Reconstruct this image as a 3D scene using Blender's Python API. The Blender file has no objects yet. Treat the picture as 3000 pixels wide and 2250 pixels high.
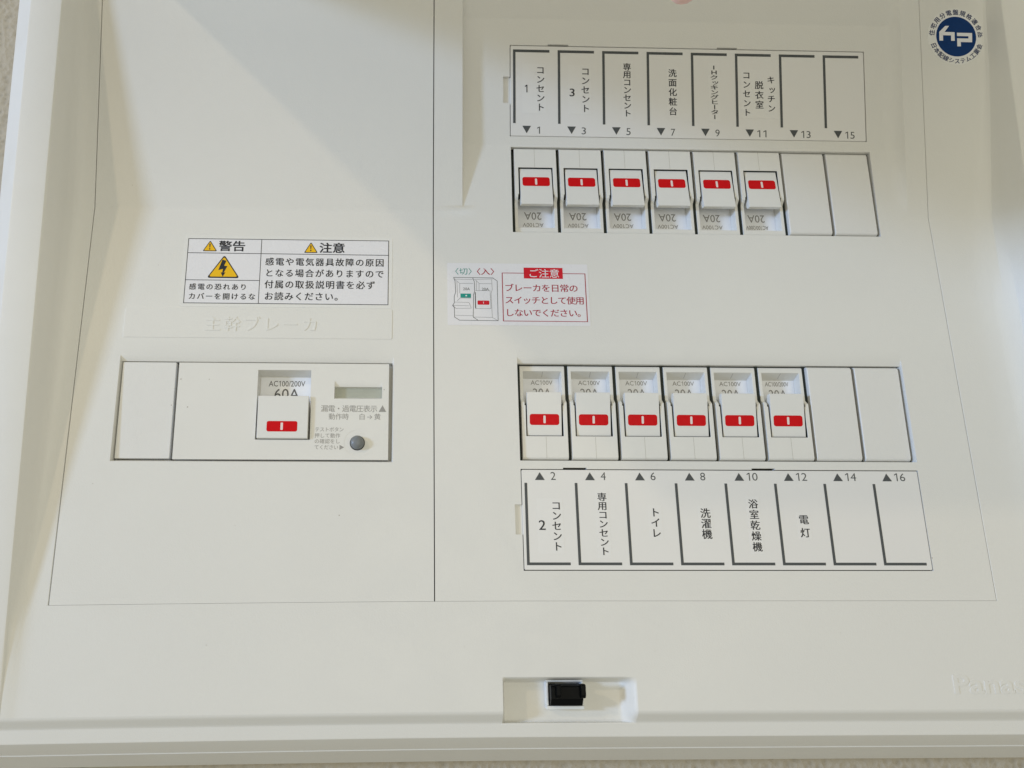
import bpy, bmesh, math, random
from mathutils import Vector, Matrix
random.seed(7)
S = 0.001                                   # the modelling below is in millimetres
sc = bpy.context.scene
C = sc.collection

# ------------------------------------------------------------------ camera
cam_d = bpy.data.cameras.new('camera')
cam = bpy.data.objects.new('camera', cam_d)
C.objects.link(cam)
sc.camera = cam
cam_d.sensor_width = 36.0
cam_d.lens = 27.0
cam_d.shift_x = 0.08584
cam_d.shift_y = 0.00968
cam_d.clip_start = 0.01
cam_d.clip_end = 50
ax = Vector((0.999606294, -0.0280562868, 0.000320193063))     # image right
ay = Vector((0.00680143902, 0.231222785, -0.972877055))       # image down
az = Vector((0.0272212817, 0.972496205, 0.231322574))         # looking direction
m = Matrix.Identity(4)
for r in range(3):
    m[r][0], m[r][1], m[r][2] = ax[r], -ay[r], -az[r]
m[0][3], m[1][3], m[2][3] = -0.05932, -0.38235, -0.14393
cam.matrix_world = m

# ------------------------------------------------------------------ light
w = bpy.data.worlds.new('World')
sc.world = w
w.use_nodes = True
bg = w.node_tree.nodes['Background']
bg.inputs[0].default_value = (1.0, 0.97, 0.82, 1)
bg.inputs[1].default_value = 0.37

def lamp(name, direction, dist, size, power, col, shape='DISK', size_y=None):
    d = bpy.data.lights.new(name, 'AREA')
    d.shape = shape
    d.size = size
    if size_y: d.size_y = size_y
    d.energy = power
    d.color = col
    o = bpy.data.objects.new(name, d)
    C.objects.link(o)
    v = Vector(direction).normalized()
    o.location = Vector((0, 0, 0)) + v * dist
    o.rotation_euler = v.to_track_quat('Z', 'Y').to_euler()
    return o
lamp('ceiling_lamp', (-1.45, -1.0, 0.70), 3.2, 0.085, 12.5, (1.0, 0.80, 0.53))
lamp('window_light', (-2.25, -1.0, 0.14), 4.0, 0.34, 90.0, (0.44, 0.605, 0.93), 'RECTANGLE', 0.34)

lamp('room_fill', (0.12, -1.0, -0.06), 3.2, 2.1, 21.5, (1.0, 0.95, 0.77), 'RECTANGLE', 2.3)  # added soft fill, standing in for light bounced around the room

sc.view_settings.view_transform = 'Standard'
sc.view_settings.look = 'None'
sc.view_settings.exposure = 0.07
sc.view_settings.gamma = 1.0
sc.render.engine = 'CYCLES'

# ------------------------------------------------------------------ materials
def mat(name, col, rough=0.5, spec=0.5, bump=0.0, bscale=900.0, mottle=0.0, mscale=30.0, metal=0.0, coat=0.0):
    mt = bpy.data.materials.new(name)
    mt.use_nodes = True
    nt = mt.node_tree
    b = nt.nodes['Principled BSDF']
    b.inputs['Base Color'].default_value = (*col, 1)
    b.inputs['Roughness'].default_value = rough
    b.inputs['Specular IOR Level'].default_value = spec
    b.inputs['Metallic'].default_value = metal
    b.inputs['Coat Weight'].default_value = coat
    b.inputs['Coat Roughness'].default_value = 0.08
    tc = nt.nodes.new('ShaderNodeTexCoord')
    if mottle:
        n = nt.nodes.new('ShaderNodeTexNoise')
        n.inputs['Scale'].default_value = mscale
        n.inputs['Detail'].default_value = 5
        nt.links.new(tc.outputs['Object'], n.inputs['Vector'])
        mp = nt.nodes.new('ShaderNodeMix'); mp.data_type = 'RGBA'
        mp.inputs['A'].default_value = (*[c * (1 - mottle) for c in col], 1)
        mp.inputs['B'].default_value = (*[min(1, c * (1 + mottle)) for c in col], 1)
        nt.links.new(n.outputs['Fac'], mp.inputs['Factor'])
        nt.links.new(mp.outputs['Result'], b.inputs['Base Color'])
        n3 = nt.nodes.new('ShaderNodeTexNoise'); n3.inputs['Scale'].default_value = mscale * 2.3; n3.inputs['Detail'].default_value = 8; n3.inputs['Distortion'].default_value = 1.2
        nt.links.new(tc.outputs['Object'], n3.inputs['Vector'])
        mr = nt.nodes.new('ShaderNodeMapRange'); mr.inputs[1].default_value = .35; mr.inputs[2].default_value = .65
        mr.inputs[3].default_value = rough * (.82 if rough > .3 else .97); mr.inputs[4].default_value = rough * (1.18 if rough > .3 else 1.03)
        nt.links.new(n3.outputs['Fac'], mr.inputs[0]); nt.links.new(mr.outputs[0], b.inputs['Roughness'])
    if bump:
        n2 = nt.nodes.new('ShaderNodeTexNoise')
        n2.inputs['Scale'].default_value = bscale
        n2.inputs['Detail'].default_value = 3
        nt.links.new(tc.outputs['Object'], n2.inputs['Vector'])
        bp = nt.nodes.new('ShaderNodeBump')
        bp.inputs['Strength'].default_value = bump
        bp.inputs['Distance'].default_value = 0.0004
        nt.links.new(n2.outputs['Fac'], bp.inputs['Height'])
        nt.links.new(bp.outputs['Normal'], b.inputs['Normal'])
    return mt

M_PLASTIC = mat('ivory_white_plastic', (0.76, 0.757, 0.725), 0.42, 0.45, 0.16, 1400, 0.02, 14)
M_BREAKER = mat('cream_breaker_plastic', (0.775, 0.77, 0.735), 0.38, 0.45, 0.03, 1500, 0.02, 40)
M_TOGGLE = mat('white_toggle_plastic', (0.77, 0.77, 0.745), 0.35, 0.45, 0.02, 1500, 0.01, 60)
M_BLANK = mat('pale_grey_blank_plastic', (0.76, 0.757, 0.735), 0.42, 0.45, 0.14, 1400, 0.015, 30)
M_PLATE = mat('rating_plate_white', (0.87, 0.885, 0.92), 0.5, 0.4)
M_CARD = mat('white_card_under_film', (0.79, 0.785, 0.77), 0.3, 0.4, 0.0, 0, 0.012, 25, coat=0.08)
M_TAPE = mat('white_label_tape', (0.80, 0.797, 0.785), 0.35, 0.5)
M_STICK = mat('sticker_white', (0.80, 0.80, 0.83), 0.28, 0.5, 0.0, 0, 0.008, 50)
M_CLEAR = mat('sticker_margin', (0.79, 0.79, 0.765), 0.22, 0.5)
M_DARK = mat('dark_interior', (0.018, 0.024, 0.020), 0.6, 0.3)  # also paints the shade in breaker gaps and toggle slots
M_BLACK = mat('black_latch_plastic', (0.0025, 0.003, 0.0035), 0.35, 0.08)
M_INK = mat('black_ink', (0.024, 0.026, 0.033), 0.5, 0.3)
M_FRAME = mat('charcoal_print', (0.078, 0.085, 0.088), 0.5, 0.3)
M_GREY = mat('grey_print', (0.28, 0.275, 0.27), 0.5, 0.3)
M_LGREY = mat('light_grey_print', (0.34, 0.33, 0.31), 0.5, 0.3)
M_RED = mat('red_mark', (0.64, 0.001, 0.006), 0.45, 0.15, 0.0, 0, 0.08, 300)
M_MARKW = mat('white_mark', (0.86, 0.74, 0.72), 0.4, 0.4)
M_CRIM = mat('crimson_ink', (0.40, 0.012, 0.045), 0.45, 0.3)
M_REDBOX = mat('red_box_ink', (0.64, 0.006, 0.022), 0.4, 0.3)
M_TEAL = mat('teal_ink', (0.02, 0.30, 0.25), 0.45, 0.3)
M_YEL = mat('yellow_ink', (0.88, 0.52, 0.012), 0.4, 0.3)
M_BLUE = mat('navy_blue_ink', (0.001, 0.034, 0.150), 0.4, 0.15)
M_LCD = mat('indicator_pane', (0.40, 0.42, 0.36), 0.25, 0.5, 0, 0, 0.1, 120)
M_BUTTON = mat('grey_rubber_button', (0.20, 0.215, 0.225), 0.35, 0.4)
M_SEAM = mat('mould_seam', (0.45, 0.44, 0.39), 0.5, 0.3)
M_SPECK = mat('dust_speck', (0.48, 0.45, 0.40), 0.8, 0.2)
M_SKIN = mat('skin', (0.86, 0.58, 0.53), 0.5, 0.4, 0.1, 900, 0.06, 90)

M_LID = mat('milky_translucent_lid', (0.80, 0.79, 0.74), 0.4, 0.4)
_n = M_LID.node_tree; _t = _n.nodes.new('ShaderNodeBsdfTranslucent'); _t.inputs[0].default_value = (1.0, 0.99, 0.94, 1)
_m = _n.nodes.new('ShaderNodeMixShader'); _m.inputs[0].default_value = 0.9
_o = _n.nodes['Material Output']
_n.links.new(_n.nodes['Principled BSDF'].outputs[0], _m.inputs[1]); _n.links.new(_t.outputs[0], _m.inputs[2]); _n.links.new(_m.outputs[0], _o.inputs['Surface'])

def wall_mat():
    mt = bpy.data.materials.new('beige_wallpaper')
    mt.use_nodes = True
    nt = mt.node_tree; b = nt.nodes['Principled BSDF']
    tc = nt.nodes.new('ShaderNodeTexCoord')
    n = nt.nodes.new('ShaderNodeTexNoise'); n.inputs['Scale'].default_value = 230; n.inputs['Detail'].default_value = 4; n.inputs['Roughness'].default_value = .6
    nt.links.new(tc.outputs['Object'], n.inputs['Vector'])
    v = nt.nodes.new('ShaderNodeTexVoronoi'); v.inputs['Scale'].default_value = 260
    nt.links.new(tc.outputs['Object'], v.inputs['Vector'])
    ad = nt.nodes.new('ShaderNodeMath'); ad.operation = 'ADD'
    nt.links.new(n.outputs['Fac'], ad.inputs[0]); nt.links.new(v.outputs['Distance'], ad.inputs[1])
    cr = nt.nodes.new('ShaderNodeValToRGB')
    cr.color_ramp.elements[0].position = .45; cr.color_ramp.elements[0].color = (0.37, 0.335, 0.265, 1)
    cr.color_ramp.elements[1].position = 1.15 if False else 1.0; cr.color_ramp.elements[1].color = (0.47, 0.425, 0.34, 1)
    nt.links.new(ad.outputs[0], cr.inputs[0]); nt.links.new(cr.outputs[0], b.inputs['Base Color'])
    bp = nt.nodes.new('ShaderNodeBump'); bp.inputs['Distance'].default_value = 0.0012; bp.inputs['Strength'].default_value = .7
    nt.links.new(ad.outputs[0], bp.inputs['Height']); nt.links.new(bp.outputs['Normal'], b.inputs['Normal'])
    b.inputs['Roughness'].default_value = .85
    return mt
M_WALL = wall_mat()

# ------------------------------------------------------------------ helpers
def link(name, me, parent=None, loc=(0, 0, 0)):
    o = bpy.data.objects.new(name, me)
    C.objects.link(o)
    o.location = Vector(loc) * S
    if parent: o.parent = parent
    return o
def empty(name, loc, label, cat, group=None):
    o = link(name, None, None, loc)
    o.empty_display_size = .02
    tag(o, label, cat, group)
    return o
def tag(o, label=None, cat=None, group=None, kind=None):
    if label: o['label'] = label
    if cat: o['category'] = cat
    if group: o['group'] = group
    if kind: o['kind'] = kind
    return o
def mesh(name, verts, faces, mt, smooth=False, ang=32):
    me = bpy.data.meshes.new(name)
    me.from_pydata([(v[0] * S, v[1] * S, v[2] * S) for v in verts], [], faces)
    me.materials.append(mt)
    me.update()
    if smooth:
        me.polygons.foreach_set('use_smooth', [True] * len(me.polygons))
        me.set_sharp_from_angle(angle=math.radians(ang))
    return me
def fixnormals(me):
    bm = bmesh.new(); bm.from_mesh(me)
    bmesh.ops.remove_doubles(bm, verts=bm.verts, dist=1e-6)
    bmesh.ops.recalc_face_normals(bm, faces=bm.faces)
    bm.to_mesh(me); bm.free(); me.update()
def prism(poly, x0, x1):
    """polygon given as (y, z) extruded along x"""
    n = len(poly)
    v = [(x0, p[0], p[1]) for p in poly] + [(x1, p[0], p[1]) for p in poly]
    f = [tuple(range(n)), tuple(range(2 * n - 1, n - 1, -1))]
    f += [(i, i + n, (i + 1) % n + n, (i + 1) % n) for i in range(n)]
    return v, f
def box(x0, x1, y0, y1, z0, z1):
    return prism([(y0, z0), (y1, z0), (y1, z1), (y0, z1)], x0, x1)
def join(*parts):
    V, F = [], []
    for v, f in parts:
        k = len(V); V += list(v); F += [tuple(i + k for i in t) for t in f]
    return V, F
def bevel(o, wdt, seg=2, ang=35):
    b = o.modifiers.new('bevel', 'BEVEL')
    b.width = wdt * S; b.segments = seg; b.limit_method = 'ANGLE'; b.angle_limit = math.radians(ang)
    b.harden_normals = False
    return b
def bake(o):
    """turn the modifiers of o into plain mesh"""
    dg = bpy.context.evaluated_depsgraph_get()
    me = bpy.data.meshes.new_from_object(o.evaluated_get(dg))
    o.modifiers.clear()
    o.data = me
    return me
def solid(name, vf, mt, parent=None, loc=(0, 0, 0), bev=0.0, seg=2, cut=()):
    me = mesh(name, vf[0], vf[1], mt)
    fixnormals(me)
    o = link(name, me, parent, loc)
    tmp = []
    for c in cut:
        cm = mesh('cutter', c[0], c[1], mt); fixnormals(cm)
        co = link('cutter', cm, parent, loc)
        b = o.modifiers.new('cut', 'BOOLEAN'); b.operation = 'DIFFERENCE'; b.object = co; b.solver = 'EXACT'
        tmp.append(co)
    if bev: bevel(o, bev, seg)
    if tmp or bev:
        bake(o)
        for t in tmp: bpy.data.objects.remove(t)
        me = o.data
        me.polygons.foreach_set('use_smooth', [True] * len(me.polygons))
        me.set_sharp_from_angle(angle=math.radians(38))
        wn = o.modifiers.new('normals', 'WEIGHTED_NORMAL'); wn.keep_sharp = True; wn.weight = 90
    return o

# surface of the two covers: a shallow valley with its deepest line at z = 48
def Yc(z):
    lo = -1.8 - (48 - z) * .0167
    hi = -1.8 - (z - 48) * .163
    # soft minimum of the two planes' height
    d = (lo - hi) / 1.0
    t = max(0.0, min(1.0, (z - 45.0) / 6.0))
    t = t * t * (3 - 2 * t)
    return lo * (1 - t) + hi * t
def rim(z): return -30 - (z - 152) * .067
def sm(t):
    t = max(0.0, min(1.0, t)); return t * t * (3 - 2 * t)
def pocket_floor(z):
    if z < 45: return Yc(z)
    if z < 87: return -1.85 - (z - 45) * .026
    if z < 88.6:
        t = (z - 87) / 1.6; a = -2.94 - (z - 87) * .026; b = -2.94 - .171 * (z - 88)
        return a * (1 - sm(t)) + b * sm(t)
    if z < 158.2: return -2.94 - .171 * (z - 88)
    if z < 160.2:
        t = sm((z - 158.2) / 2); a = -2.94 - .171 * (z - 88); b = -15.1 - .44 * (z - 159)
        return a * (1 - t) + b * t
    return max(-15.1 - .44 * (z - 159), Yc(z))
def Yr(x, z):
    """right cover with its card pocket"""
    c = Yc(z)
    if x < -28 or z < 45: return c
    f = pocket_floor(z)
    if x < -27.4: t = (x + 28) / .6
    else: t = 1 - max(0.0, min(1.0, (x - 207) / 10.3)) ** 3.0      # hollow fillet ending in a crisp edge
    return c + (f - c) * t

def lines(a, b, step, extra):
    n = max(1, round((b - a) / step))
    s = set(round(a + (b - a) * i / n, 3) for i in range(n + 1))
    ex = [round(e, 3) for e in extra if a <= e <= b]
    s = {q for q in s if all(abs(q - e) > min(6, step * .28) for e in ex) or q in (round(a, 3), round(b, 3))}
    return sorted(s | set(ex))
def sheet(name, xs, zs, yf, holes, depth, mt, parent, rings=(), bev=.28):
    bm = bmesh.new()
    V = {}
    def gv(i, j):
        if (i, j) not in V: V[i, j] = bm.verts.new((xs[i] * S, yf(xs[i], zs[j]) * S, zs[j] * S))
        return V[i, j]
    for i in range(len(xs) - 1):
        for j in range(len(zs) - 1):
            cx, cz = (xs[i] + xs[i + 1]) / 2, (zs[j] + zs[j + 1]) / 2
            if any(h[0] < cx < h[1] and h[2] < cz < h[3] for h in holes): continue
            bm.faces.new((gv(i, j), gv(i + 1, j), gv(i + 1, j + 1), gv(i, j + 1)))
    def onring(e):
        mx = (e.verts[0].co + e.verts[1].co) / 2 / S
        for (h, *_r) in rings:
            if h[0] - .01 <= mx.x <= h[1] + .01 and h[2] - .01 <= mx.z <= h[3] + .01: return True
        return False
    be = [e for e in bm.edges if len(e.link_faces) == 1 and not onring(e)]
    r = bmesh.ops.extrude_edge_only(bm, edges=be)
    for g in r['geom']:
        if isinstance(g, bmesh.types.BMVert): g.co.y += depth * S
    # chamfered rims
    for (h, inner, dch) in rings:
        ce = [e for e in bm.edges if len(e.link_faces) == 1 and onring(e) and abs(e.verts[0].co.y - e.verts[1].co.y) < 3 * S]
        ce = [e for e in ce if all(h[0] - .01 <= v.co.x / S <= h[1] + .01 and h[2] - .01 <= v.co.z / S <= h[3] + .01 for v in e.verts)]
        r = bmesh.ops.extrude_edge_only(bm, edges=ce)
        nv = [g for g in r['geom'] if isinstance(g, bmesh.types.BMVert)]
        ne = [g for g in r['geom'] if isinstance(g, bmesh.types.BMEdge)]
        for v in nv:
            x, z = v.co.x / S, v.co.z / S
            x = inner[0] + (x - h[0]) / (h[1] - h[0]) * (inner[1] - inner[0])
            z = inner[2] + (z - h[2]) / (h[3] - h[2]) * (inner[3] - inner[2])
            v.co.x, v.co.z = x * S, z * S; v.co.y += dch * S
        r = bmesh.ops.extrude_edge_only(bm, edges=[e for e in ne])
        for g in r['geom']:
            if isinstance(g, bmesh.types.BMVert): g.co.y += depth * S
    bmesh.ops.recalc_face_normals(bm, faces=bm.faces)
    # make the broad face look at the room
    bm.faces.ensure_lookup_table()
    if bm.faces[0].normal.y > 0: bmesh.ops.reverse_faces(bm, faces=bm.faces)
    me = bpy.data.meshes.new(name); bm.to_mesh(me); bm.free()
    me.materials.append(mt)
    o = link(name, me, parent)
    if bev:
        bevel(o, bev, 2, 50); bake(o)
    me = o.data
    me.polygons.foreach_set('use_smooth', [True] * len(me.polygons))
    me.set_sharp_from_angle(angle=math.radians(30))
    return o
def loft(name, sections, mt, parent, ang=40):
    n = len(sections[0])
    V = [p for s in sections for p in s]
    F = [(i * n + j, i * n + j + 1, (i + 1) * n + j + 1, (i + 1) * n + j) for i in range(len(sections) - 1) for j in range(n - 1)]
    me = mesh(name, V, F, mt)
    fixnormals(me)
    me.polygons.foreach_set('use_smooth', [True] * len(me.polygons))
    me.set_sharp_from_angle(angle=math.radians(ang))
    return link(name, me, parent)

# ---- lettering: every glyph is turned into flat mesh once, then laid out
_gl = {}
def glyph(ch, bold):
    k = (ch, bold)
    if k not in _gl:
        c = bpy.data.curves.new('glyph', 'FONT'); c.body = ch; c.size = 1; c.resolution_u = 3; c.offset = bold
        o = bpy.data.objects.new('glyph', c); C.objects.link(o)
        bpy.context.view_layer.update()
        me = bpy.data.meshes.new_from_object(o)
        _gl[k] = ([(v.co.x, v.co.y) for v in me.vertices], [tuple(p.vertices) for p in me.polygons])
        bpy.data.objects.remove(o); bpy.data.meshes.remove(me)
    return _gl[k]
_ad = {}
def advance(ch):
    if ch == '1': return .50
    if ch not in _ad:
        wd = lambda t: max(p[0] for p in glyph(t, 0.0)[0]) - min(p[0] for p in glyph(t, 0.0)[0])
        _ad[ch] = wd('H' + ch + 'H') - wd('HH')
    return _ad[ch]
class Ink:
    """collects flat shapes given as (x, z); laid on a surface y = yf(x, z) - off"""
    def __init__(s): s.v, s.f = [], []
    def poly(s, pts):
        k = len(s.v); s.v += list(pts); s.f.append(tuple(range(k, k + len(pts)))); return s
    def rect(s, x0, x1, z0, z1): return s.poly([(x0, z0), (x1, z0), (x1, z1), (x0, z1)])
    def rrect(s, x0, x1, z0, z1, r, n=5):
        pts = []
        for cx, cz, a0 in ((x1 - r, z0 + r, -90), (x1 - r, z1 - r, 0), (x0 + r, z1 - r, 90), (x0 + r, z0 + r, 180)):
            for i in range(n + 1):
                a = math.radians(a0 + 90 * i / n); pts.append((cx + r * math.cos(a), cz + r * math.sin(a)))
        return s.poly(pts)
    def line(s, pts, wd):
        for (a, b), (c, d) in zip(pts[:-1], pts[1:]):
            L = math.hypot(c - a, d - b) or 1; ux, uz = (c - a) / L, (d - b) / L; h = wd / 2
            a2, b2, c2, d2 = a - ux * h * .8, b - uz * h * .8, c + ux * h * .8, d + uz * h * .8
            s.poly([(a2 + uz * h, b2 - ux * h), (c2 + uz * h, d2 - ux * h), (c2 - uz * h, d2 + ux * h), (a2 - uz * h, b2 + ux * h)])
        return s
    def disc(s, x, z, r, n=48): return s.poly([(x + r * math.cos(2 * math.pi * i / n), z + r * math.sin(2 * math.pi * i / n)) for i in range(n)])
    def put(s, ch, fn, bold=0.0):
        gv, gf = glyph(ch, bold); k = len(s.v)
        s.v += [fn(x, y) for x, y in gv]; s.f += [tuple(i + k for i in t) for t in gf]
    def fit(s, text, x0, x1, z0, z1, bold=0.0):
        """a whole string stretched to fill the rectangle"""
        if '1' in text or '0' in text:
            gv, gf = [], []; pen = 0.0
            for ch in text:
                a_, b_ = glyph(ch, bold)
                if ch == '1': a_, b_ = [(.26, 0), (.345, 0), (.345, .69), (.27, .69), (.27, .60), (.10, .49), (.10, .58), (.26, .69)], [(0, 1, 2, 3), (4, 5, 6, 7)]
                k_ = len(gv); gv += [(x + pen, y) for x, y in a_]; gf += [tuple(i + k_ for i in t) for t in b_]
                pen += advance(ch)
            a, b = min(p[0] for p in gv), max(p[0] for p in gv)
            if text == '1': a, b = a - .04, b + .1
            k_ = len(s.v); s.v += [(x0 + (x - a) / (b - a) * (x1 - x0), z0 + y / .69 * (z1 - z0)) for x, y in gv]; s.f += [tuple(i + k_ for i in t) for t in gf]
            return s
        gv, _ = glyph(text, bold)
        a, b = min(p[0] for p in gv), max(p[0] for p in gv); c, d = min(p[1] for p in gv), max(p[1] for p in gv)
        s.put(text, lambda x, y: (x0 + (x - a) / (b - a) * (x1 - x0), z0 + (y - c) / (d - c) * (z1 - z0)), bold)
        return s
    def row(s, text, x0, x1, zc, h, bold=0.0, sx=1.0):
        """characters spread evenly on a line, each in its own square cell of height h"""
        n = len(text); p = (x1 - x0 - h * sx) / max(1, n - 1)
        for i, ch in enumerate(text):
            if ch in ' \u3000': continue
            cx = x0 + h * sx / 2 + p * i
            s.put(ch, lambda x, y: (cx + (x - .5) * h * 1.08 * sx, zc + (y - .38) * h * 1.08), bold)
        return s
    def column(s, text, xc, z1, z0, wd, ht, bold=0.0):
        n = len(text); p = (z1 - z0 - ht) / max(1, n - 1)
        for i, ch in enumerate(text):
            cz = z1 - ht / 2 - p * i
            if ch == 'ー': s.put(ch, lambda x, y: (xc - (y - .38) * wd * 1.08, cz - (x - .5) * ht * 1.08), bold)
            elif ch in 'IH': s.put(ch, lambda x, y: (xc + (x - (.14 if ch == 'I' else .36)) * wd * 1.1, cz + (y - .34) * ht * 1.15), bold)
            else:
                dx = .12 if ch in 'ッっャュョ' else 0
                s.put(ch, lambda x, y: (xc + (x - .5 + dx) * wd * 1.08, cz + (y - .38) * ht * 1.08), bold)
        return s
    def build(s, name, mt, parent, yf, off, loc=(0, 0, 0), strike=0.0):
        V = [(x, yf(x, z) - off, z) for x, z in s.v]; F = list(s.f)
        if strike:                               # second impression, for heavier strokes
            n = len(V); V += [(x + strike, y - .03, z) for x, y, z in V]; F += [tuple(i + n for i in t) for t in s.f]
        me = mesh(name, V, F, mt)
        # all faces towards the room
        bm = bmesh.new(); bm.from_mesh(me)
        bmesh.ops.reverse_faces(bm, faces=[f for f in bm.faces if f.normal.y > 0])
        bm.to_mesh(me); bm.free()
        return link(name, me, parent, loc)
flat0 = lambda x, z: 0.0
def slab(name, shape, mt, parent, yf, off, thick, loc=(0, 0, 0)):
    """thin plate with the outline shape (x, z), its face off proud of the surface"""
    n = len(shape)
    V = [(x, yf(x, z) - off, z) for x, z in shape] + [(x, yf(x, z) - off + thick, z) for x, z in shape]
    F = [tuple(range(n)), tuple(range(2 * n - 1, n - 1, -1))] + [(i, i + n, (i + 1) % n + n, (i + 1) % n) for i in range(n)]
    me = mesh(name, V, F, mt); fixnormals(me)
    return link(name, me, parent, loc)
def rr(x0, x1, z0, z1, r, n=4):
    k = Ink().rrect(x0, x1, z0, z1, r, n); return k.v

# ------------------------------------------------------------------ the wall
YW = 45.0
V, F = box(-1600, 1600, YW, YW + 30, -1300, 1100)
wall = link('wall', mesh('wall', V, F, M_WALL)); fixnormals(wall.data)
tag(wall, kind='structure')

# ------------------------------------------------------------------ the board
board = empty('distribution_board', (14, YW, -229), 'ivory white household electrical distribution board with two rows of breakers, mounted on beige wallpaper', 'fuse box')
class P:  # parent the parts to the board while modelling in board coordinates
    pass
def to_board(o):
    o.parent = board
    o.matrix_parent_inverse = Matrix.Translation(-Vector(board.location))
    return o

zst = [-204.3, -180, -155.4, -120, -80, -40, 0, 30, 40, 44, 46, 48, 50, 52, 56, 70, 90, 110, 130, 150, 170, 190, 212]
secL, secR = [], []
for z in zst:
    r, c = rim(z), Yc(z); h = max(c - r, .05)
    e = min(1.0, h * .4)
    L = [(-273, YW), (-272, r + 16), (-258.2, r + .9), (-257.4, r + .15), (-256.4, r), (-242.6, r), (-241.4, r + .15 * e), (-240.8, r + .6 * e), (-240.3, r + 1.3 * e),
         (-236.8, r + h * .62), (-235.0, r + h * .84), (-233.2, r + h * .94), (-231, r + h * .985), (-229, c), (-225.0, c), (-224.75, c + .2), (-224.7, c + 3)]
    ft = 263.4 - 17 * max(0.0, min(1.0, (125 - z) / 120)); wf = 267 - ft
    R = [(228.8, c + 3), (228.85, c + .2), (229.1, c), (ft - 4, c), (ft, c), (ft + .4 * wf, c - .03 * h), (ft + .68 * wf, c - .12 * h), (ft + .88 * wf, c - .34 * h), (267.7, r + 1.3 * e), (268.1, r + .6 * e), (268.8, r + .15 * e), (270, r),
         (283.6, r), (284.6, r + .15), (285.4, r + .9), (299, r + 16), (300, YW)]
    secL.append([(x, y, z) for x, y in L]); secR.append([(x, y, z) for x, y in R])
o = to_board(loft('frame_rim', secL, M_PLASTIC, None, 27)); tag(o, 'raised left rim of the frame')
o = to_board(loft('frame_rim', secR, M_PLASTIC, None, 27)); tag(o, 'raised right rim of the frame')
# top rail, above the picture
V, F = prism([(YW, 196), (YW, 222), (-18, 222), (-33.5, 213), (-34, 211.5), (-34, 205), (Yc(200.6) - 2, 201.5), (Yc(200.6), 200.6), (Yc(200) + 3, 200.4)], -272, 299)
o = to_board(solid('top_rail', (V, F), M_PLASTIC, None, bev=.4))
# lower front, from the covers down to the step
xs = lines(-225.0, 229.1, 60, [-12.3, 50.5, -200, -160, -120, -90, -60, -40, -20]); zs = lines(-204.3, -155.3, 12, [-189.4])
lower = to_board(sheet('lower_front', xs, zs, lambda x, z: Yc(z), [(-12.3, 50.5, -205, -189.4)], 3, M_PLASTIC, None, bev=0))
step = [(-5.95, -204.3), (-5.85, -204.9), (-5.5, -205.6), (-4.9, -206.3), (-1.6, -209.2), (-1.0, -209.8), (-0.5, -210.8)]
for x0, x1 in ((-272, -12.3), (50.5, 299)):
    sec = [[(x, y, z) for y, z in step] for x in sorted({x0, x1, *[q for q in (-240, -200, -160, -120, -90, -60, -40, -20) if x0 < q < x1]})]
    o = to_board(loft('front_step', sec, M_PLASTIC, None, 60))
lip = [(-0.78, -210.25), (-0.6, -211.0), (-0.5, -215.6), (-0.3, -216.4), (0.5, -217.0), (12.4, -223.7), (12.45, -224.1), (13.2, -224.4), (26.0, -232.0), (26.8, -232.3), (YW, -233.1)]
sec = [[(x, y, z) for y, z in lip] for x in (-272, -240, -200, -160, -120, -90, -60, -40, -20, 0, 299)]
o = to_board(loft('bottom_lip', sec, M_PLASTIC, None, 25))

V, F = box(-12.6, 50.8, -0.74, 4.0, -211.0, -210.28)
to_board(link('recess_ledge', mesh('recess_ledge', V, F, M_PLASTIC)))
# --- covers
LH = (-203.0, -64.3, -88.9, -34.4)              # main breaker opening, outer edge
LI = (-202.4, -64.9, -88.3, -37.3)
xs = lines(-224.3, -44.0, 40, [LH[0], LH[1]])
zs = lines(-155.2, 200.2, 22, [LH[2], LH[3], 40, 42, 44, 45, 46, 47, 48, 49, 50, 51, 52, 54])
coverL = to_board(sheet('cover_plate', xs, zs, lambda x, z: Yc(z), [LH], 3, M_PLASTIC, None, rings=[(LH, LI, 1.5)], bev=0))
tag(coverL, 'left cover plate around the main breaker')
UO = (-0.9, 200.5, 36.4, 86.9)                  # upper breaker opening
LO = (-0.85, 200.45, -87.7, -33.9)                # lower breaker opening, outer edge
LOi = (-0.8, 200.4, -87.6, -36.9)
UCm = (-1.3, 199.2, 92.9, 144.3); UCt = (-5.0, -1.3, 111.5, 126.3); UCa = (20.0, 31.5, 144.3, 145.0); UCb = (115.3, 126.8, 144.3, 145.0)
LCm = (-0.8, 200.0, -141.2, -91.9); LCt = (-4.2, -0.8, -124.0, -109.5); LCa = (20.4, 32.2, -91.9, -91.2); LCb = (115.4, 127.2, -91.9, -91.2)
H = [UO, LO, UCm, UCt, UCa, UCb, LCm, LCt, LCa, LCb]
ex = [q for h in H for q in h[:2]] + [-28, -27.4, 207, 209, 211, 212.5, 214, 215, 215.8, 216.5, 217.3, 217.5, 220]
ez = [q for h in H for q in h[2:]] + [40, 42, 44, 45, 46, 47, 48, 49, 50, 51, 52, 54, 87, 87.8, 88.6, 92, 156, 158.2, 158.9, 159.5, 160.2, 162, 166, 170, 174, 178, 182, 186, 190]
xs = lines(-43.5, 228.5, 24, ex); zs = lines(-155.2, 200.2, 14, ez)
coverR = to_board(sheet('cover_plate', xs, zs, Yr, H, 3, M_PLASTIC, None, rings=[(LO, LOi, 1.5)], bev=0.0))
tag(coverR, 'right cover plate with the card pocket and two breaker openings')

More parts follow.
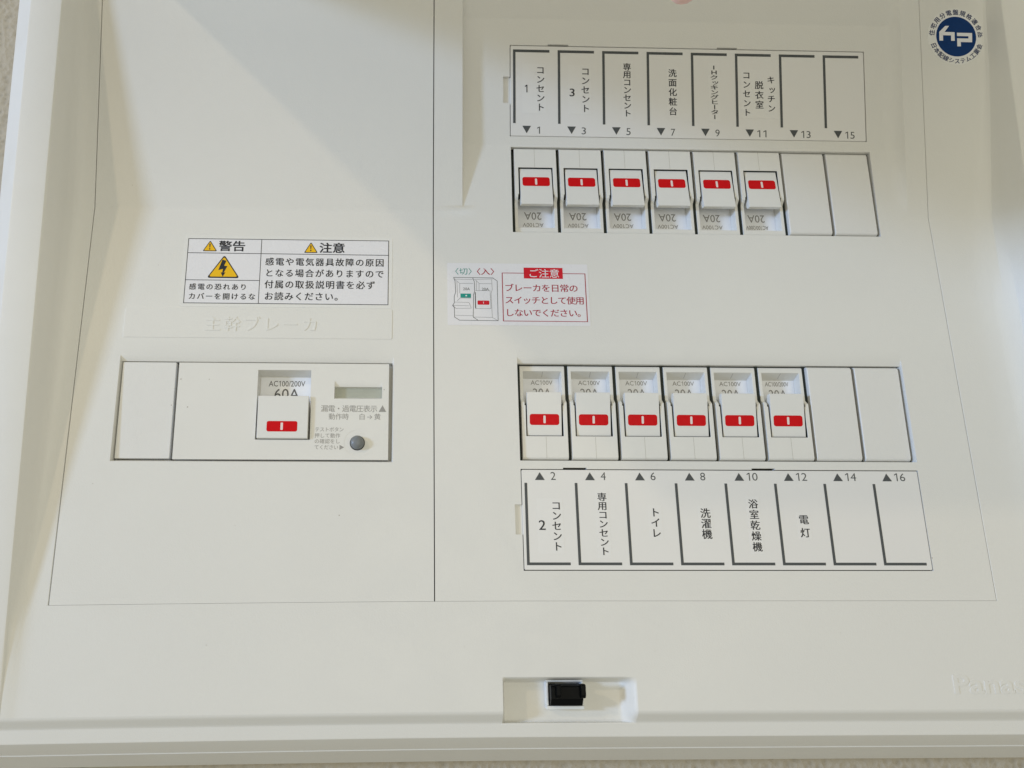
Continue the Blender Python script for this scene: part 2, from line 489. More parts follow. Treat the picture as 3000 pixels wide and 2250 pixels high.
# the lower left of the housing sags a little towards its corner
def sag(o):
    for v in o.data.vertices:
        x, z = v.co.x / S, v.co.z / S
        if x < 0: v.co.z -= S * 2.1 * min(1, -x / 240) ** 1.5 * sm((-90 - z) / 66)
    o.data.update()
for o in board.children:
    sag(o)
# dark inside behind the covers
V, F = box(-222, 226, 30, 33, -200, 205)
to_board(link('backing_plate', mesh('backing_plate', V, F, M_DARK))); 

V, F = join(box(-203.3, -175.2, 2.4, 3.2, -89.2, -34.0), box(-172.6, -67, 2.4, 3.2, -89.2, -86.9), box(-172.6, -67, 2.4, 3.2, -38.9, -34.0), box(-67, -64.0, 2.4, 3.2, -89.2, -34.0))
o = to_board(link('opening_rim', mesh('opening_rim', V, F, M_PLASTIC)))
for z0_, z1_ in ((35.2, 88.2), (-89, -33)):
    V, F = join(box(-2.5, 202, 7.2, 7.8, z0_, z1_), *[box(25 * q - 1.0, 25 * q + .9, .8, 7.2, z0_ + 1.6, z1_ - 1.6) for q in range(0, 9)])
    to_board(link('gap_shade_comb', mesh('gap_shade_comb', V, F, M_DARK)))  # near-black comb added to paint the shade between the breakers
# latch recess
def lipY(z):
    if z >= -204.3: return Yc(z)
    for (ya, za), (yb, zb) in zip(step[:-1], step[1:]):
        if za >= z >= zb: return ya + (z - za) / (zb - za) * (yb - ya)
    return -0.6
def recY(x, z):
    s = lipY(z)
    fl = 2.6
    t = sm((x + 12.3) / 1.6) * sm((50.5 - x) / 6.5) * sm((-189.4 - z) / 3.8)
    return s + (fl - s) * t
xs = sorted(set([-12.3, -12.0, -11.7, -11.4, -11.1, -10.7, -8, 0, 10, 20, 30, 38, 43.9, 44.6, 45.3, 46.1, 46.9, 47.6, 48.3, 49, 49.7, 50.5]))
zs = sorted(set([-210.3, -209.8, -208, -206.5, -205.3, -204.3, -202, -199, -196, -193.5, -192.8, -192.3, -191.8, -191.3, -190.8, -190.3, -189.9, -189.4]))
rec = to_board(sheet('latch_recess', xs, zs, recY, [], 2, M_PLASTIC, None, bev=0))
V, F = join(box(8.6, 26.2, -2.2, 3.0, -204.2, -202.6), box(8.6, 26.2, -1.2, 3.2, -192.2, -190.6), box(8.6, 9.6, -1.9, 3.1, -202.6, -192.2), box(25.2, 26.2, -1.9, 3.1, -202.6, -192.2))
bezel = to_board(solid('latch_bezel', (V, F), mat('glossy_white_plastic', (0.80, 0.82, 0.82), 0.25, .5), None, bev=.25))
prof = [(2.5, -193.2), (-6.5, -193.0), (-7.2, -193.6), (-7.2, -199.2), (-6.2, -200.4), (-5.6, -201.4), (-4.9, -202.2), (2.5, -202.2)]
V, F = join(prism(prof, 9.9, 24.9), box(9.7, 25.1, -2.6, 2.5, -202.5, -200.9))
latch = to_board(solid('latch', (V, F), M_BLACK, None, bev=.5, seg=3))
for x0, x1 in ((12.0, 14.2), (23.3, 25.7)):
    e = solid('latch_ear', prism([(-5, -192.4), (-9.0, -192.2), (-9.5, -193), (-9.5, -197.2), (-8.6, -198.4), (-5, -198.8)], x0, x1), M_BLACK, None, bev=.4)
    e.parent = latch; 

# raised lettering
def raised(text, x0, x1, z0, z1, hgt, bold, name, spread=None):
    c = bpy.data.curves.new(name, 'FONT'); c.body = text; c.size = 1; c.resolution_u = 4; c.offset = bold
    c.extrude = .5; c.space_character = spread or 1.0
    o = bpy.data.objects.new(name, c); C.objects.link(o); bpy.context.view_layer.update()
    me = bpy.data.meshes.new_from_object(o); bpy.data.objects.remove(o)
    xsv = [v.co.x for v in me.vertices]; ysv = [v.co.y for v in me.vertices]
    a, b, cc, d = min(xsv), max(xsv), min(ysv), max(ysv)
    for v in me.vertices:
        x = x0 + (v.co.x - a) / (b - a) * (x1 - x0); z = z0 + (v.co.y - cc) / (d - cc) * (z1 - z0)
        top = v.co.z > 0
        v.co = Vector((x, Yc(z) - (hgt if top else -.3), z)) * S
    me.materials.clear(); me.materials.append(M_PLASTIC)
    fixnormals(me)
    o = link(name, me)
    bevel(o, .16, 2, 50); bake(o)
    return o
o = to_board(raised('Panasonic', 200.8, 200.8 + 62, -197.5, -189.0, .27, .018, 'raised_lettering')); tag(o, 'raised maker lettering on the lower right')
pad = slab('name_pad', rr(-202.8, -65.2, -24.9, -8.6, .8), M_PLASTIC, None, lambda x, z: Yc(z), .22, .6)
bevel(pad, .15, 2, 50); bake(pad)
to_board(pad); tag(pad, 'raised strip for the main breaker name')
ltr = raised('主幹ブレーカ', -161.5, -104.5, -21.2, -13.2, .44, .0, 'raised_lettering', 1.28)
ltr.parent = pad; ltr.matrix_parent_inverse = pad.matrix_parent_inverse.copy() if False else Matrix.Identity(4)

# release tabs of the card windows
for nm, (h, yf) in {'a': (UCt, Yr), 'b': (LCt, Yr)}.items():
    o = slab('release_tab', [(h[0], h[2]), (h[1] + 1.2, h[2]), (h[1] + 1.2, h[3]), (h[0], h[3])], M_BREAKER, None, yf, -1.3, 1.2)
    to_board(o)
# the lid, held open above the picture
V, F = join(box(-240, 267, -1.5, 1.5, -240, 0), box(-240, -237, -14, -1.5, -240, 0), box(264, 267, -14, -1.5, -240, 0), box(-237, 264, -14, -1.5, -240, -237))
lid = solid('lid', (V, F), M_LID, None, bev=.8)
ang = math.atan2(1.0, .9)                         # lid leans out over the board
lid.location = Vector((0, -36, 211)) * S
lid.rotation_euler = (-ang, 0, 0)
lid.parent = board; lid.matrix_parent_inverse = Matrix.Translation(-Vector(board.location))
tag(lid, 'lid swung up on its top hinge')
for z, x, rad in ((1.0, 0, 0),):
    pass
# specks of dust and moulding marks
sp = Ink()
for x, z, r_ in ((-175.3, -60.5, .28), (-188, 15, .16), (-150, -175, .2), (-205, 60, .18), (200.3, -135, .3), (-120, 95, .16), (-30, -176, .14), (150, -170, .16), (-90, -115, .3), (-44, 27, .14), (60, -178, .15), (-140, -120, .15), (-210, -100, .2)):
    sp.disc(x, z, r_, 8)
o = to_board(sp.build('dust_speck', M_SPECK, None, lambda x, z: (Yr(x, z)), .06)); tag(o, kind='stuff')

# ------------------------------------------------------------------ branch breakers
prof = [(29, 24.8), (1.2, 24.8), (.5, 24.55), (.15, 24.0), (.15, 7.2), (-.2, 6.6), (-2.1, 5.0), (-2.5, 4.4), (-2.5, -23.2), (-2.1, -24.2), (-1.2, -24.8), (29, -24.8)]
well = prism([(-12, 22.0), (.15, 21.8), (6.5, 19.2), (6.5, 3.2), (-12, 3.2)], -9.9, 9.9)
slot = prism([(-12, 11), (4.5, 11), (4.5, -12.78), (-12, -12.78)], -9.45, 9.45)
togp = [(-3.9, 9.55), (-3.65, 9.75), (-1.3, 9.75), (-1.0, 9.4), (1.2, 7.6), (3.2, 5.6), (3.2, -12.55), (-1.3, -12.55), (-1.6, -12.3)]
tface = lambda x, z: -3.9 + (9.55 - z) * 2.3 / 21.85
def rating_ink(wide):
    k = Ink()
    if wide: k.fit('AC100/200V', -5.6, 6.9, 16.1, 18.4, .006)
    else: k.fit('AC100V', -5.0, 6.5, 16.1, 18.4)
    k.fit('20A', -4.0, 5.6, 9.7, 14.1)
    return k
def make_breaker(wide):
    root = link('circuit_breaker', None); root.empty_display_size = .02
    solid('body', prism(prof, -11.62, 11.62), M_BREAKER, root, bev=.38, cut=[well, slot])
    for nm, (a, b, c, d) in {'1': (-24.2, -13.1, 0, 0)}.items():
        s_ = Ink().rect(.35, .50, a, b).build('mould_seam', M_SEAM, root, lambda x, z: -2.5, .03)
    y0 = lambda x, z: .15 + (21.8 - z) * 6.35 / 2.6
    Ink().poly([(.3, 21.6), (.45, 21.6), (.75, 19.8), (.6, 19.8)]).build('mould_seam', M_GREY, root, y0, .06)
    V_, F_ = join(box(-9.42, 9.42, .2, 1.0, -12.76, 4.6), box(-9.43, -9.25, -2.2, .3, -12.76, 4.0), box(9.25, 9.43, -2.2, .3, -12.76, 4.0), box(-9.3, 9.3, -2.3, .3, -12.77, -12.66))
    link('slot_shade', mesh('slot_shade', V_, F_, M_DARK), root)  # near-black faces added to paint the shade around the toggle
    t = solid('toggle', prism(togp, -8.75, 8.75), M_TOGGLE, root, bev=.3)
    Ink().rrect(-7.5, 7.5, -7.1, -1.5, 1.25).build('on_mark', M_RED, t, tface, .06)
    Ink().rrect(-.55, .6, -6.2, -2.3, .45, 3).build('on_mark_bar', M_MARKW, t, tface, .10)
    pl = slab('rating_plate', [(-9.7, 4.0), (9.7, 4.0), (9.7, 19.2), (-9.7, 19.2)], M_PLATE, root, lambda x, z: 6.5, .12, .1)
    rating_ink(wide).build('rating_lettering', M_GREY, pl, lambda x, z: 6.5, .17)
    return root
def copy_tree(o, parent=None):
    c = o.copy(); C.objects.link(c); c.parent = parent
    for ch in o.children: copy_tree(ch, c)
    return c
proto = {False: make_breaker(False), True: make_breaker(True)}
used = set()
names_up = ['the コンセント 1 tag', 'the コンセント 3 tag', 'the 専用コンセント tag', 'the 洗面化粧台 tag', 'the IHクッキングヒーター tag', 'the three-line キッチン tag']
names_lo = ['the コンセント 2 tag', 'the 専用コンセント tag', 'the トイレ tag', 'the 洗濯機 tag', 'the 浴室乾燥機 tag', 'the 電灯 tag']
for row in (0, 1):
    for k in range(6):
        wide = k == 5
        if wide not in used: r_ = proto[wide]; used.add(wide)
        else: r_ = copy_tree(proto[wide])
        r_.rotation_euler = (0, 0, 0)
        r_.location = Vector((12.45 + 25 * k, random.uniform(-.15, .15), 61.9 if row == 0 else -62.2)) * S
        if row == 0: r_.rotation_euler = (0, math.pi, 0)
        num = 2 * k + 1 + row
        nth = ('first', 'second', 'third', 'fourth', 'fifth', 'sixth')[k]
        if row == 0: lb = 'upside-down 20A breaker, %s from the left in the upper row, below arrow %d' % (nth, num)
        else: lb = 'upright 20A breaker, %s from the left in the lower row, above arrow %d' % (nth, num)
        tag(r_, lb, 'circuit breaker', 'circuit breakers in the upper row' if row == 0 else 'circuit breakers in the lower row')
        for ch in r_.children:
            if ch.name.startswith('toggle'):
                ch.rotation_euler = (random.uniform(-.012, .012), 0, random.uniform(-.006, .006))
                ch.location = Vector((random.uniform(-.12, .12), random.uniform(-.12, .12), 0)) * S
bpy.context.view_layer.update()

# blank plates
bp = [(24, 24.8), (-.4, 24.8), (-1.5, 24.3), (-2.0, 23.3), (-2.0, -23.0), (-1.6, -24.2), (-.6, -24.8), (24, -24.8)]
proto_b = None
for row in (0, 1):
    for k in (6, 7):
        if proto_b is None:
            proto_b = solid('blank_plate', prism(bp, -11.72, 11.72), M_BLANK, None, bev=.5, seg=3); o = proto_b
        else:
            o = proto_b.copy(); C.objects.link(o)
        o.location = Vector((12.45 + 25 * k, 0, 61.9 if row == 0 else -62.2)) * S
        o.rotation_euler = (0, math.pi if row == 0 else 0, 0)
        num = 2 * k + 1 + row
        tag(o, 'plain blank plate %s in the %s row, %s arrow %d' % ('beside the last breaker' if k == 6 else 'at the far right end', 'upper' if row == 0 else 'lower', 'below' if row == 0 else 'above', num), 'blank plate', 'blank plates at the right end of the rows')

# ------------------------------------------------------------------ main breaker and its blank
mb = empty('main_breaker', (-119.8, 5, -87.8), 'wide cream main breaker marked 60A with a test button and indicator window', 'main breaker')
def to_mb(o):
    o.parent = mb; o.matrix_parent_inverse = Matrix.Translation(-Vector(mb.location)); return o
X0, X1, Z0, Z1, YF = -172.9, -66.6, -87.7, -38.3, -3.6
V, F = box(X0, X1, YF, 29, Z0, Z1)
c1 = prism([(-12, -41.9), (YF, -41.9), (4.0, -43.6), (4.0, -60), (-12, -60)], -132.9, -106.1)
c2 = box(-132.9, -105.7, -12, 4.0, -77.7, -58)
c3 = prism([(-12, -47.2), (YF, -47.2), (-2.4, -50.2), (-.8, -50.2), (-.8, -55.6), (YF, -56.6), (-12, -56.6)], -94.1, -70.0)
def ring_cut(cx, cz, r, y1, n=40):
    v = [(cx + r * math.cos(2 * math.pi * i / n), -12, cz + r * math.sin(2 * math.pi * i / n)) for i in range(n)] + \
        [(cx + r * math.cos(2 * math.pi * i / n), y1, cz + r * math.sin(2 * math.pi * i / n)) for i in range(n)]
    f = [tuple(range(n)), tuple(range(2 * n - 1, n - 1, -1))] + [(i, i + n, (i + 1) % n + n, (i + 1) % n) for i in range(n)]
    return v, f
c4 = ring_cut(-82.0, -79.2, 6.6, YF + .08)
c5 = ring_cut(-82.0, -79.2, 3.75, 4)
to_mb(solid('body', (V, F), M_BREAKER, None, bev=.45, cut=[c1, c2, c3, c4, c5]))
tp = [(-5.2, -55.9), (-4.9, -55.6), (-2.4, -55.6), (-1.9, -56), (0, -58), (3, -60), (3, -77.3), (-4.6, -77.3), (-5.0, -77.0), (-5.2, -74)]
tg = to_mb(solid('toggle', prism(tp, -131.9, -106.7), M_TOGGLE, None, bev=.35))
def under(o, p): o.parent = p; o.matrix_parent_inverse = Matrix.Identity(4); return o
under(Ink().rrect(-127.1, -111.9, -73.9, -68.6, 1.0).build('on_mark', M_RED, None, lambda x, z: -5.2, .06), tg)
under(Ink().rrect(-120.2, -119.0, -73.1, -69.4, .2, 2).build('on_mark_bar', M_MARKW, None, lambda x, z: -5.2, .10), tg)
pl = to_mb(slab('rating_plate', [(-132.6, -60), (-106.4, -60), (-106.4, -44.0), (-132.6, -44.0)], M_PLATE, None, lambda x, z: 4.0, .12, .1))
under(Ink().fit('AC100/200V', -128.6, -109.9, -48.6, -45.7).fit('60A', -125.5, -112.7, -55.4, -49.9).build('rating_lettering', mat('dark_grey_print', (.12, .12, .12), .5, .3), None, lambda x, z: 4.0, .18), pl)
to_mb(slab('indicator_window', [(-93.9, -55.5), (-70.2, -55.5), (-70.2, -50.4), (-93.9, -50.4)], M_LCD, None, lambda x, z: -.8, .12, .1))
k = Ink()
k.row('漏電・過電圧表示', -100.6, -72.3, -61.7, 3.5).poly([(-71.6, -63.3), (-67.8, -63.3), (-69.7, -59.9)])
k.row('動作時', -96.6, -86.6, -65.8, 3.2).row('白→黄', -81.5, -70.6, -65.8, 3.2)
for t_, zc, x1 in (('テストボタン', -72.4, -88.9), ('押して動作', -75.5, -90.6), ('の確認をし', -78.4, -90.6), ('てください', -81.4, -91.4)):
    k.row(t_, -103.3, x1, zc, 2.35)
k.poly([(-90.8, -82.7), (-90.8, -80.2), (-88.5, -81.45)])
to_mb(k.build('printed_lettering', M_LGREY, None, lambda x, z: YF, .06))
# dome button
V, F = [], []
n, rings_ = 28, 7
for j in range(rings_ + 1):
    a = j / rings_ * math.pi / 2
    for i in range(n):
        V.append((-82.0 + 3.35 * math.cos(a) * math.cos(2 * math.pi * i / n), -4.6 - 2.2 * math.sin(a), -79.2 + 3.35 * math.cos(a) * math.sin(2 * math.pi * i / n)))
for i in range(n): V.append((-82.0 + 3.35 * math.cos(2 * math.pi * i / n), 3, -79.2 + 3.35 * math.sin(2 * math.pi * i / n)))
for j in range(rings_):
    F += [(j * n + i, j * n + (i + 1) % n, (j + 1) * n + (i + 1) % n, (j + 1) * n + i) for i in range(n)]
b0 = (rings_ + 1) * n
F += [(i, (i + 1) % n, b0 + (i + 1) % n, b0 + i) for i in range(n)]
me = mesh('test_button', V, F, M_BUTTON); fixnormals(me)
me.polygons.foreach_set('use_smooth', [True] * len(me.polygons))
to_mb(link('test_button', me))
sp = Ink().disc(-157.3, -47.0, .28, 8).disc(-167.2, -61.4, .36, 8).disc(-69.0, -51.8, .3, 8).disc(-171.5, -47, .35, 8)
to_mb(tag(sp.build('dust_speck', M_SPECK, None, lambda x, z: YF, .05), kind='stuff'))
ob = solid('blank_plate', box(-201.7, -174.7, -2.3, 20, -87.3, -37.8), M_BLANK, None, bev=.5)
tag(ob, 'tall plain ivory blank to the left of the 60A main breaker', 'blank plate')

# ------------------------------------------------------------------ circuit cards
def on_up(x, z): return -2.94 - .171 * (z - 88)
def on_lo(x, z): return Yc(z)
def make_card(rect, yf, label, up):
    x0, x1, z0, z1 = rect
    root = empty('circuit_card', (x0, yf(0, z0), z0), label, 'label card')
    def ch(o, p=None):
        o.parent = p or root
        if p is None: o.matrix_parent_inverse = Matrix.Translation(-Vector(root.location))
        return o
    card = ch(slab('card', rr(x0 + .38, x1 - .38, z0 + .38, z1 - .38, .7), M_CARD, None, yf, -.12, .9))
    bevel(card, .12, 1, 50); bake(card)
    return root, ch
up, chu = make_card((-1.3, 199.2, 92.9, 144.3), on_up, 'card of odd circuit names 1 to 15 in the shaded pocket above the breakers', True)
lo, chl = make_card((-0.8, 200.0, -141.2, -91.9), on_lo, 'clear-covered card of even circuit names 2 to 16 below the lower breakers', False)
CO = -.12
for k in range(8):
    x = .5 + 25 * k
    chu(Ink().poly([(x, 141.8), (x, 100.3), (x + 1.4, 100.3), (x + 1.4, 140.3), (x + 20.4, 140.3), (x + 20.4, 141.8)]).build('bracket_mark', M_FRAME, None, on_up, CO + .06))
    chu(Ink().poly([(x + 5.1, 98.9), (x + 7.5, 94.7), (x + 9.9, 98.9)]).build('arrow_mark', M_FRAME, None, on_up, CO + .06))
    s_ = str(2 * k + 1); cx = x + 14.3; wd = 1.2 if len(s_) == 1 else 2.6
    chu(Ink().fit(s_, cx - wd, cx + wd, 94.6, 98.5, -.004).build('circuit_number', M_GREY if False else M_FRAME, None, on_up, CO + .06))
    x = .9 + 25 * k
    chl(Ink().poly([(x, -98.8), (x, -138.6), (x + 21.2, -138.6), (x + 21.2, -137.3), (x + 1.35, -137.3), (x + 1.35, -98.8)]).build('bracket_mark', M_FRAME, None, on_lo, CO + .06))
    chl(Ink().poly([(x + 5.3, -97.4), (x + 10.2, -97.4), (x + 7.75, -93.5)]).build('arrow_mark', M_FRAME, None, on_lo, CO + .06))
    s_ = str(2 * k + 2); cx = x + 14.4; wd = 1.25 if len(s_) == 1 else 2.7
    chl(Ink().fit(s_, cx - wd, cx + wd, -97.3, -93.4, -.004).build('circuit_number', M_FRAME, None, on_lo, CO + .06))
def name_tag(ch, yf, cols, extra=None, pad=(1.0, 1.2)):
    xs_ = [c[1] for c in cols]; wd = max(c[4] for c in cols)
    x0, x1 = min(xs_) - wd / 2 - pad[0], max(xs_) + wd / 2 + pad[0]
    z1, z0 = max(c[2] for c in cols) + pad[1], min(c[3] for c in cols) - pad[1]
    if extra: x0 = min(x0, extra[1] - 2.2)
    t = ch(slab('name_label', [(x0, z0), (x1, z0), (x1, z1), (x0, z1)], M_TAPE, None, yf, CO + .05, .04))
    k = Ink()
    for (tx, xc, a, b, w_, h_) in cols: k.column(tx, xc, a, b, w_, h_, .003)
    if extra: k.fit(extra[0], extra[1] - extra[4], extra[1] + extra[4], extra[2], extra[3], .0)
    l = k.build('name_lettering', M_INK, None, yf, CO + .10, strike=.12)
    ch(l, t)
U = lambda *c, **k: name_tag(chu, on_up, list(c), **k)
L = lambda *c, **k: name_tag(chl, on_lo, list(c), **k)
U(('コンセント', 15.7, 132.6, 107.2, 4.6, 4.5), extra=('1', 7.9, 117.6, 121.9, .95))
U(('コンセント', 40.9, 132.3, 106.9, 4.6, 4.5), extra=('3', 33.4, 115.8, 120.2, 1.35))
U(('専用コンセント', 64.3, 135.1, 104.8, 4.4, 4.1))
U(('洗面化粧台', 89.9, 132.2, 106.2, 4.5, 4.4))
U(('IHクッキングヒーター', 113.4, 134.9, 104.2, 4.5, 2.7))
U(('コンセント', 131.7, 131.7, 106.3, 4.3, 4.3), ('脱衣室', 138.8, 126.3, 110.7, 4.6, 4.5), ('キッチン', 145.6, 129.2, 108.9, 4.3, 4.2))
L(('コンセント', 16.1, -107.7, -131.9, 4.6, 4.5), extra=('2', 8.9, -121.8, -117.1, 1.6))
L(('専用コンセント', 39.0, -103.6, -134.0, 4.5, 4.1))
L(('トイレ', 64.9, -110.9, -125.4, 4.7, 4.5))
L(('洗濯機', 89.9, -111.1, -126.0, 4.8, 4.7))
L(('浴室乾燥機', 114.2, -106.6, -132.0, 4.6, 4.5))
L(('電灯', 138.7, -114.2, -125.2, 4.7, 4.6))

# ------------------------------------------------------------------ stickers
def sticker(label, cat, loc):
    root = empty('sticker', loc, label, cat)
    def ch(o, p=None):
        o.parent = p or root
        if p is None: o.matrix_parent_inverse = Matrix.Translation(-Vector(root.location))
        return o
    return root, ch
cz = lambda x, z: Yc(z)
root, ch = sticker('white rectangular electric shock warning sticker with two yellow warning triangles above text', 'sticker', (-120, Yc(-7), -7))
root.name = 'warning_sticker'
ch(slab('backing_film', rr(-175.2, -65.6, -7.9, 32.0, .8), M_CLEAR, None, cz, .10, .09))
ch(Ink().rect(-173.5, -67.6, -6.1, 30.3).build('white_field', M_STICK, None, cz, .14))
k = Ink(); wd = .33
k.line([(-173.4, 30.2), (-67.6, 30.2), (-67.6, -6.0), (-173.4, -6.0), (-173.4, 30.2)], wd)
k.line([(-134.9, 30.2), (-134.9, -6.0)], wd).line([(-173.4, 22.1), (-67.6, 21.9)], wd).line([(-173.4, 6.8), (-134.9, 6.8)], wd)
ch(k.build('border_lines', M_INK, None, cz, .18))
k = Ink()
k.fit('警告', -157.4, -143.6, 23.2, 29.2, .012).fit('注意', -104.3, -91.0, 22.9, 28.8, .014)
k.row('感電の恐れあり', -171.2, -141.4, 3.1, 3.5, .003).row('カバーを開けるな', -171.2, -136.7, -2.2, 3.6, .003)
k.row('感電や電気器具故障の原因', -132.4, -70.1, 17.6, 4.4, .004).row('となる場合がありますので', -132.3, -70.1, 11.2, 4.4, .004)
k.row('付属の取扱説明書を必ず', -132.2, -74.6, 4.8, 4.5, .004).row('お読みください。', -132.0, -91.0, -1.8, 4.5, .004)
ch(k.build('lettering', M_INK, None, cz, .18, strike=.13))
def tri(ax_, az_, lx, rx, bz, rad):
    """rounded triangle outline"""
    pts = [(ax_, az_), (lx, bz), (rx, bz)]; out = []
    for i in range(3):
        p = Vector(pts[i]); a = Vector(pts[i - 1]) - p; b = Vector(pts[(i + 1) % 3]) - p
        a.normalize(); b.normalize()
        for t in range(5):
            q = t / 4; out.append(tuple((p + a * rad) * (1 - q) ** 2 + p * 2 * q * (1 - q) + (p + b * rad) * q * q))
    return out
for A in ((-162.0, 29.3, -165.7, -158.0, 23.1), (-108.8, 29.0, -112.4, -105.0, 22.8)):
    ch(Ink().poly(tri(*A, .8)).build('triangle_outline', M_INK, None, cz, .17))
    ax_, az_, lx, rx, bz = A
    y = ch(Ink().poly(tri(ax_, az_ - .75, lx + .75, rx - .75, bz + .42, .5)).build('warning_triangle', M_YEL, None, cz, .20))
    ch(Ink().poly([(ax_ - .35, az_ - 1.9), (ax_ + .35, az_ - 1.9), (ax_ + .18, bz + 2.0), (ax_ - .18, bz + 2.0)]).disc(ax_, bz + 1.3, .4, 10).build('exclamation_mark', M_INK, None, cz, .23), y)
ch(Ink().poly(tri(-154.0, 21.1, -162.5, -145.4, 8.0, 1.6)).build('triangle_outline', M_INK, None, cz, .17))
y = ch(Ink().poly(tri(-154.0, 20.0, -161.4, -146.5, 8.75, 1.2)).build('warning_triangle', M_YEL, None, cz, .20))
ch(Ink().poly([(-154.9, 18.4), (-152.8, 17.7), (-153.8, 14.9), (-152.1, 14.7), (-153.8, 11.0), (-152.9, 11.2), (-154.2, 8.7), (-155.4, 11.2), (-154.6, 11.0), (-154.3, 13.1), (-156.7, 12.4)]).build('lightning_bolt', M_INK, None, cz, .23), y)

root, ch = sticker('white sticker with red framed notice and a small drawing of two breakers', 'sticker', (1, Yc(-17), -17))
root.name = 'notice_sticker'
ch(slab('backing_film', rr(-36.4, 38.4, -16.7, 18.0, .6), M_STICK, None, cz, .10, .09))
k = Ink().fit('〈切〉', -32.2, -23.5, 11.4, 15.2, 0)
ch(k.build('off_lettering', M_TEAL, None, cz, .14))
k = Ink().fit('〈入〉', -20.8, -11.7, 11.4, 15.2, 0)
k.line([(4.3, 12.6), (-7.4, 12.6), (-7.4, -14.3), (36.7, -14.3), (36.7, 12.6), (24.9, 12.6)], .32)
k.row('ブレーカを日常の', -6.3, 32.6, 4.3, 4.3, .0, 1.1).row('スイッチとして使用', -6.3, 35.6, -2.6, 4.3, .0, 1.08).row('しないでください。', -6.3, 36.3, -9.6, 4.3, .0, 1.08)
ch(k.build('crimson_lettering', M_CRIM, None, cz, .14, strike=.10))
rb = ch(Ink().rect(4.15, 24.9, 9.6, 15.8).build('red_box', M_REDBOX, None, cz, .16))
ch(Ink().row('ご注意', 6.6, 23.1, 12.6, 4.9, .004, 1.08).build('box_lettering', M_STICK, None, cz, .20), rb)
D = [[(-33.1, 9.8), (-32.4, 7.7), (-32.1, 1.6), (-32.9, -.9), (-32.9, -4.5), (-33.8, -6.0), (-32.9, -7.1), (-32.8, -12.4), (-30.3, -14.1), (-10.1, -14.2), (-10.1, 8.0), (-12.3, 9.7), (-33.1, 9.8)], [(-23.0, 9.5), (-22.2, 7.4), (-22.1, 2.1), (-22.7, .2), (-23.1, -12.3), (-20.8, -13.9)]]
D2 = [[(-32.4, 8.5), (-29.9, 6.4), (-30, 1)], [(-22.9, 6.5), (-29.9, 6.4)], [(-21.5, 8.4), (-19.7, 6.5), (-19.8, 2.7)], [(-19.7, 6.4), (-13.1, 6.4)], [(-13, 8.7), (-12.8, 2.9)], [(-21.6, 2.5), (-14, 2.5), (-13.7, -7.5), (-21.6, -7.6)],
      [(-13.1, -12.4), (-22.9, -12.3)], [(-13.1, -12.4), (-10.3, -14.1)], [(-32.7, -4.1), (-25.2, -4.2), (-24, -7.4), (-32.1, -7.6), (-33.6, -5.9)], [(-33.6, -5.9), (-25.3, -6.1)], [(-31.3, -3.3), (-29.8, -1.8), (-24.1, -1.8)], [(-33.1, 8.8), (-23.1, 8.7)], [(-22.4, 8.7), (-12.3, 9.1)],
      [(-32.4, -11.4), (-23, -11.6)], [(-21.1, 7.8), (-21.2, 2.5)], [(-31.4, 7.3), (-31.1, -1.4)], [(-12.9, 2.9), (-13.5, .9), (-13.1, -12.4)]]
k = Ink()
for d in D: k.line(d, .26)
for d in D2: k.line(d, .13)
k.poly([(-22.0, 1.5), (-21.6, 1.5), (-21.5, -7.6), (-22.0, -7.4)])
k.fit('20A', -28.2, -24.6, 2.6, 4.1).fit('20A', -18.3, -14.6, 2.6, 4.1)
ch(k.build('breaker_drawing', M_FRAME, None, cz, .14))
ch(Ink().rect(-29.6, -24.1, -1.6, .7).build('green_mark', M_TEAL, None, cz, .16))
ch(Ink().rrect(-20.7, -14.5, -5.4, -3.1, .5).build('red_mark', M_REDBOX, None, cz, .16))
ch(Ink().rrect(-17.7, -17.4, -4.8, -3.7, .1, 2).disc(-26.6, -.45, .45, 10).build('switch_symbols', M_STICK, None, cz, .19))

root, ch = sticker('round clear approval sticker with navy blue hp emblem ringed by tiny characters, top right', 'sticker', (248.9, Yc(139), 134))
root.name = 'approval_sticker'
hx, hz = 248.95, 150.4
ch(slab('backing_film', [(hx + 16.3 * math.cos(2 * math.pi * i / 64), hz + 16.3 * math.sin(2 * math.pi * i / 64)) for i in range(64)], mat('clear_film', (.82, .82, .80), .15, .5), None, cz, .08, .07))
ch(Ink().disc(hx, hz, 12.1, 64).build('white_ring', M_STICK, None, cz, .12))
dd = ch(Ink().disc(hx, hz, 11.4, 64).build('blue_disc', M_BLUE, None, cz, .16))
k = Ink()
k.poly([(239.2, 147.8), (239.3, 152.95), (241.5, 151.0)]) if False else None
for q in ([(239.25, 147.9), (241.35, 147.9), (241.4, 151.0), (239.35, 152.9)], [(239.35, 152.9), (241.4, 151.0), (246.05, 151.0), (248.1, 152.9)], [(246.0, 151.0), (245.9, 147.9), (248.0, 147.9), (248.1, 152.9)], [(239.35, 152.9), (242.4, 152.9), (245.1, 156.4), (242.9, 156.4)],
          [(249.4, 150.7), (249.45, 152.6), (258.1, 152.6), (255.9, 150.7)], [(255.9, 150.7), (258.1, 152.6), (257.9, 147.3), (255.85, 149.4)], [(255.85, 149.4), (257.9, 147.3), (251.4, 147.3), (249.4, 149.4)], [(249.4, 149.4), (251.4, 147.3), (251.35, 144.8), (249.3, 144.8)]):
    k.poly(q)
ch(k.build('emblem', M_STICK, None, cz, .20), dd)
k = Ink()
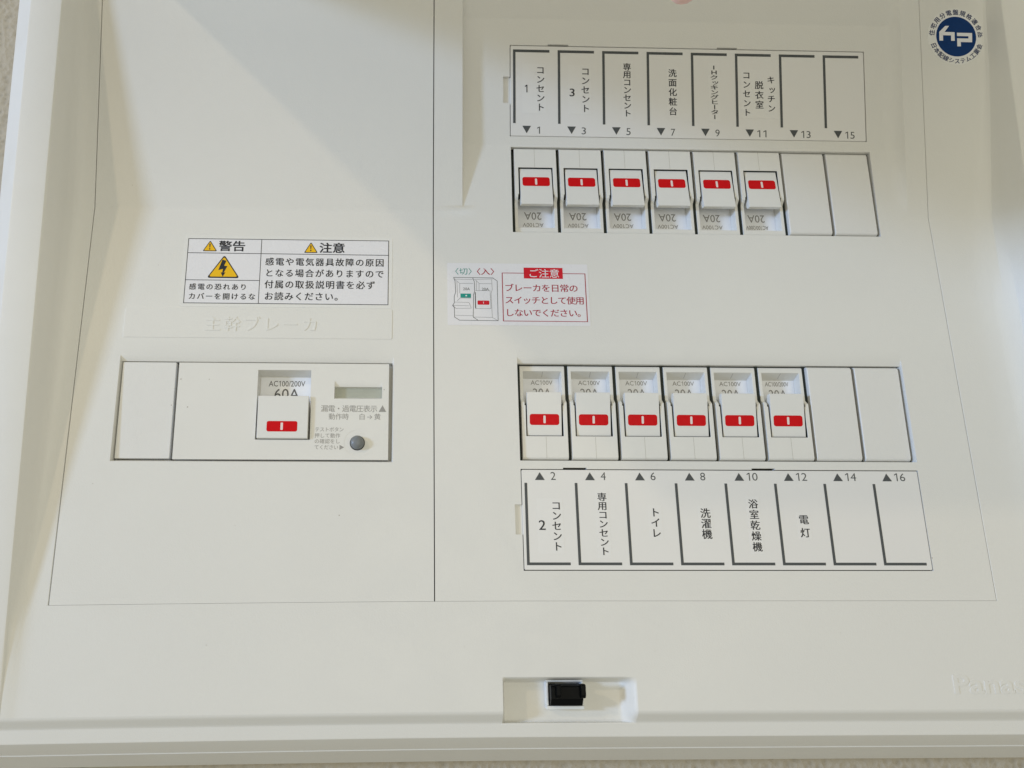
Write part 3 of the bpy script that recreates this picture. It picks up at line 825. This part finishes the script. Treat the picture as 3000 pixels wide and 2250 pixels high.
def arc(text, a0, a1, rad, hgt, outward):
    n_ = len(text)
    for i, c_ in enumerate(text):
        a = math.radians(a0 + (a1 - a0) * i / (n_ - 1)); px, pz = hx + rad * math.cos(a), hz + rad * math.sin(a)
        rot = a - math.pi / 2 if outward else a + math.pi / 2
        cr, sr = math.cos(rot), math.sin(rot)
        k.put(c_, lambda x, y: (px + ((x - .5) * cr - (y - .38) * sr) * hgt, pz + ((x - .5) * sr + (y - .38) * cr) * hgt), .004)
arc('住宅用分電盤規格適合品', 172, 6, 14.0, 3.4, True)
arc('日本配線システム工業会', 202, 337, 14.0, 3.3, False)
ch(k.build('ring_lettering', mat('navy_print', (.03, .045, .13), .4, .3), None, cz, .14, strike=.12))

# ------------------------------------------------------------------ hand holding the lid edge (only one fingertip reaches into view)
hand = empty('hand', (20, -300, 60), 'pink fingertip of a hand holding the lid, at the top edge of the picture', 'hand')
def skin_mesh(name, chains):
    vs, es, rs = [], [], []
    for ch_ in chains:
        base = None
        for j, (p, r_) in enumerate(ch_):
            if isinstance(p, int): base = p; continue
            vs.append(Vector(p) * S); rs.append(r_ * S)
            if base is not None: es.append((base, len(vs) - 1))
            base = len(vs) - 1
    me = bpy.data.meshes.new(name); me.from_pydata(vs, es, [])
    o = link(name, me)
    o.modifiers.new('skin', 'SKIN')
    for i, sv in enumerate(me.skin_vertices[0].data):
        sv.radius = (rs[i], rs[i]); sv.use_root = (i == 0)
    s_ = o.modifiers.new('sub', 'SUBSURF'); s_.levels = 2; s_.render_levels = 2
    bake(o); o.data.materials.clear(); o.data.materials.append(M_SKIN)
    o.data.polygons.foreach_set('use_smooth', [True] * len(o.data.polygons))
    return o
# one fingertip curls under the free edge of the lid; the rest of the hand is above the picture
def finger(k0, dx, up):
    return [(k0, 0)] + [((x + dx, y, z + up), r_) for (x, y, z), r_ in (((2, -284, 40), 9.5), ((0, -276, 18), 8.6), ((-2, -256, 11), 8.0), ((7, -228, 24.5 - up * .2), 7.2), ((15, -208, 31), 6.4), ((22.5, -192, 30.6), 6.2), ((26.6, -182.5, 28.0), 4.9))]
chains = [[((40, -392, 190), 27), ((34, -368, 150), 27), ((22, -338, 110), 23), ((12, -312, 72), 19)]]
chains += [finger(3, 0, 0), finger(3, 21, 9), finger(3, 41, 12), finger(2, 60, 13)]
chains += [[(1, 0), ((-2, -330, 122), 13), ((-16, -300, 92), 10), ((-14, -268, 66), 8.8), ((-8, -246, 58), 7.0)]]
hm = skin_mesh('hand_skin', chains)
hm.parent = hand; hm.matrix_parent_inverse = Matrix.Translation(-Vector(hand.location))
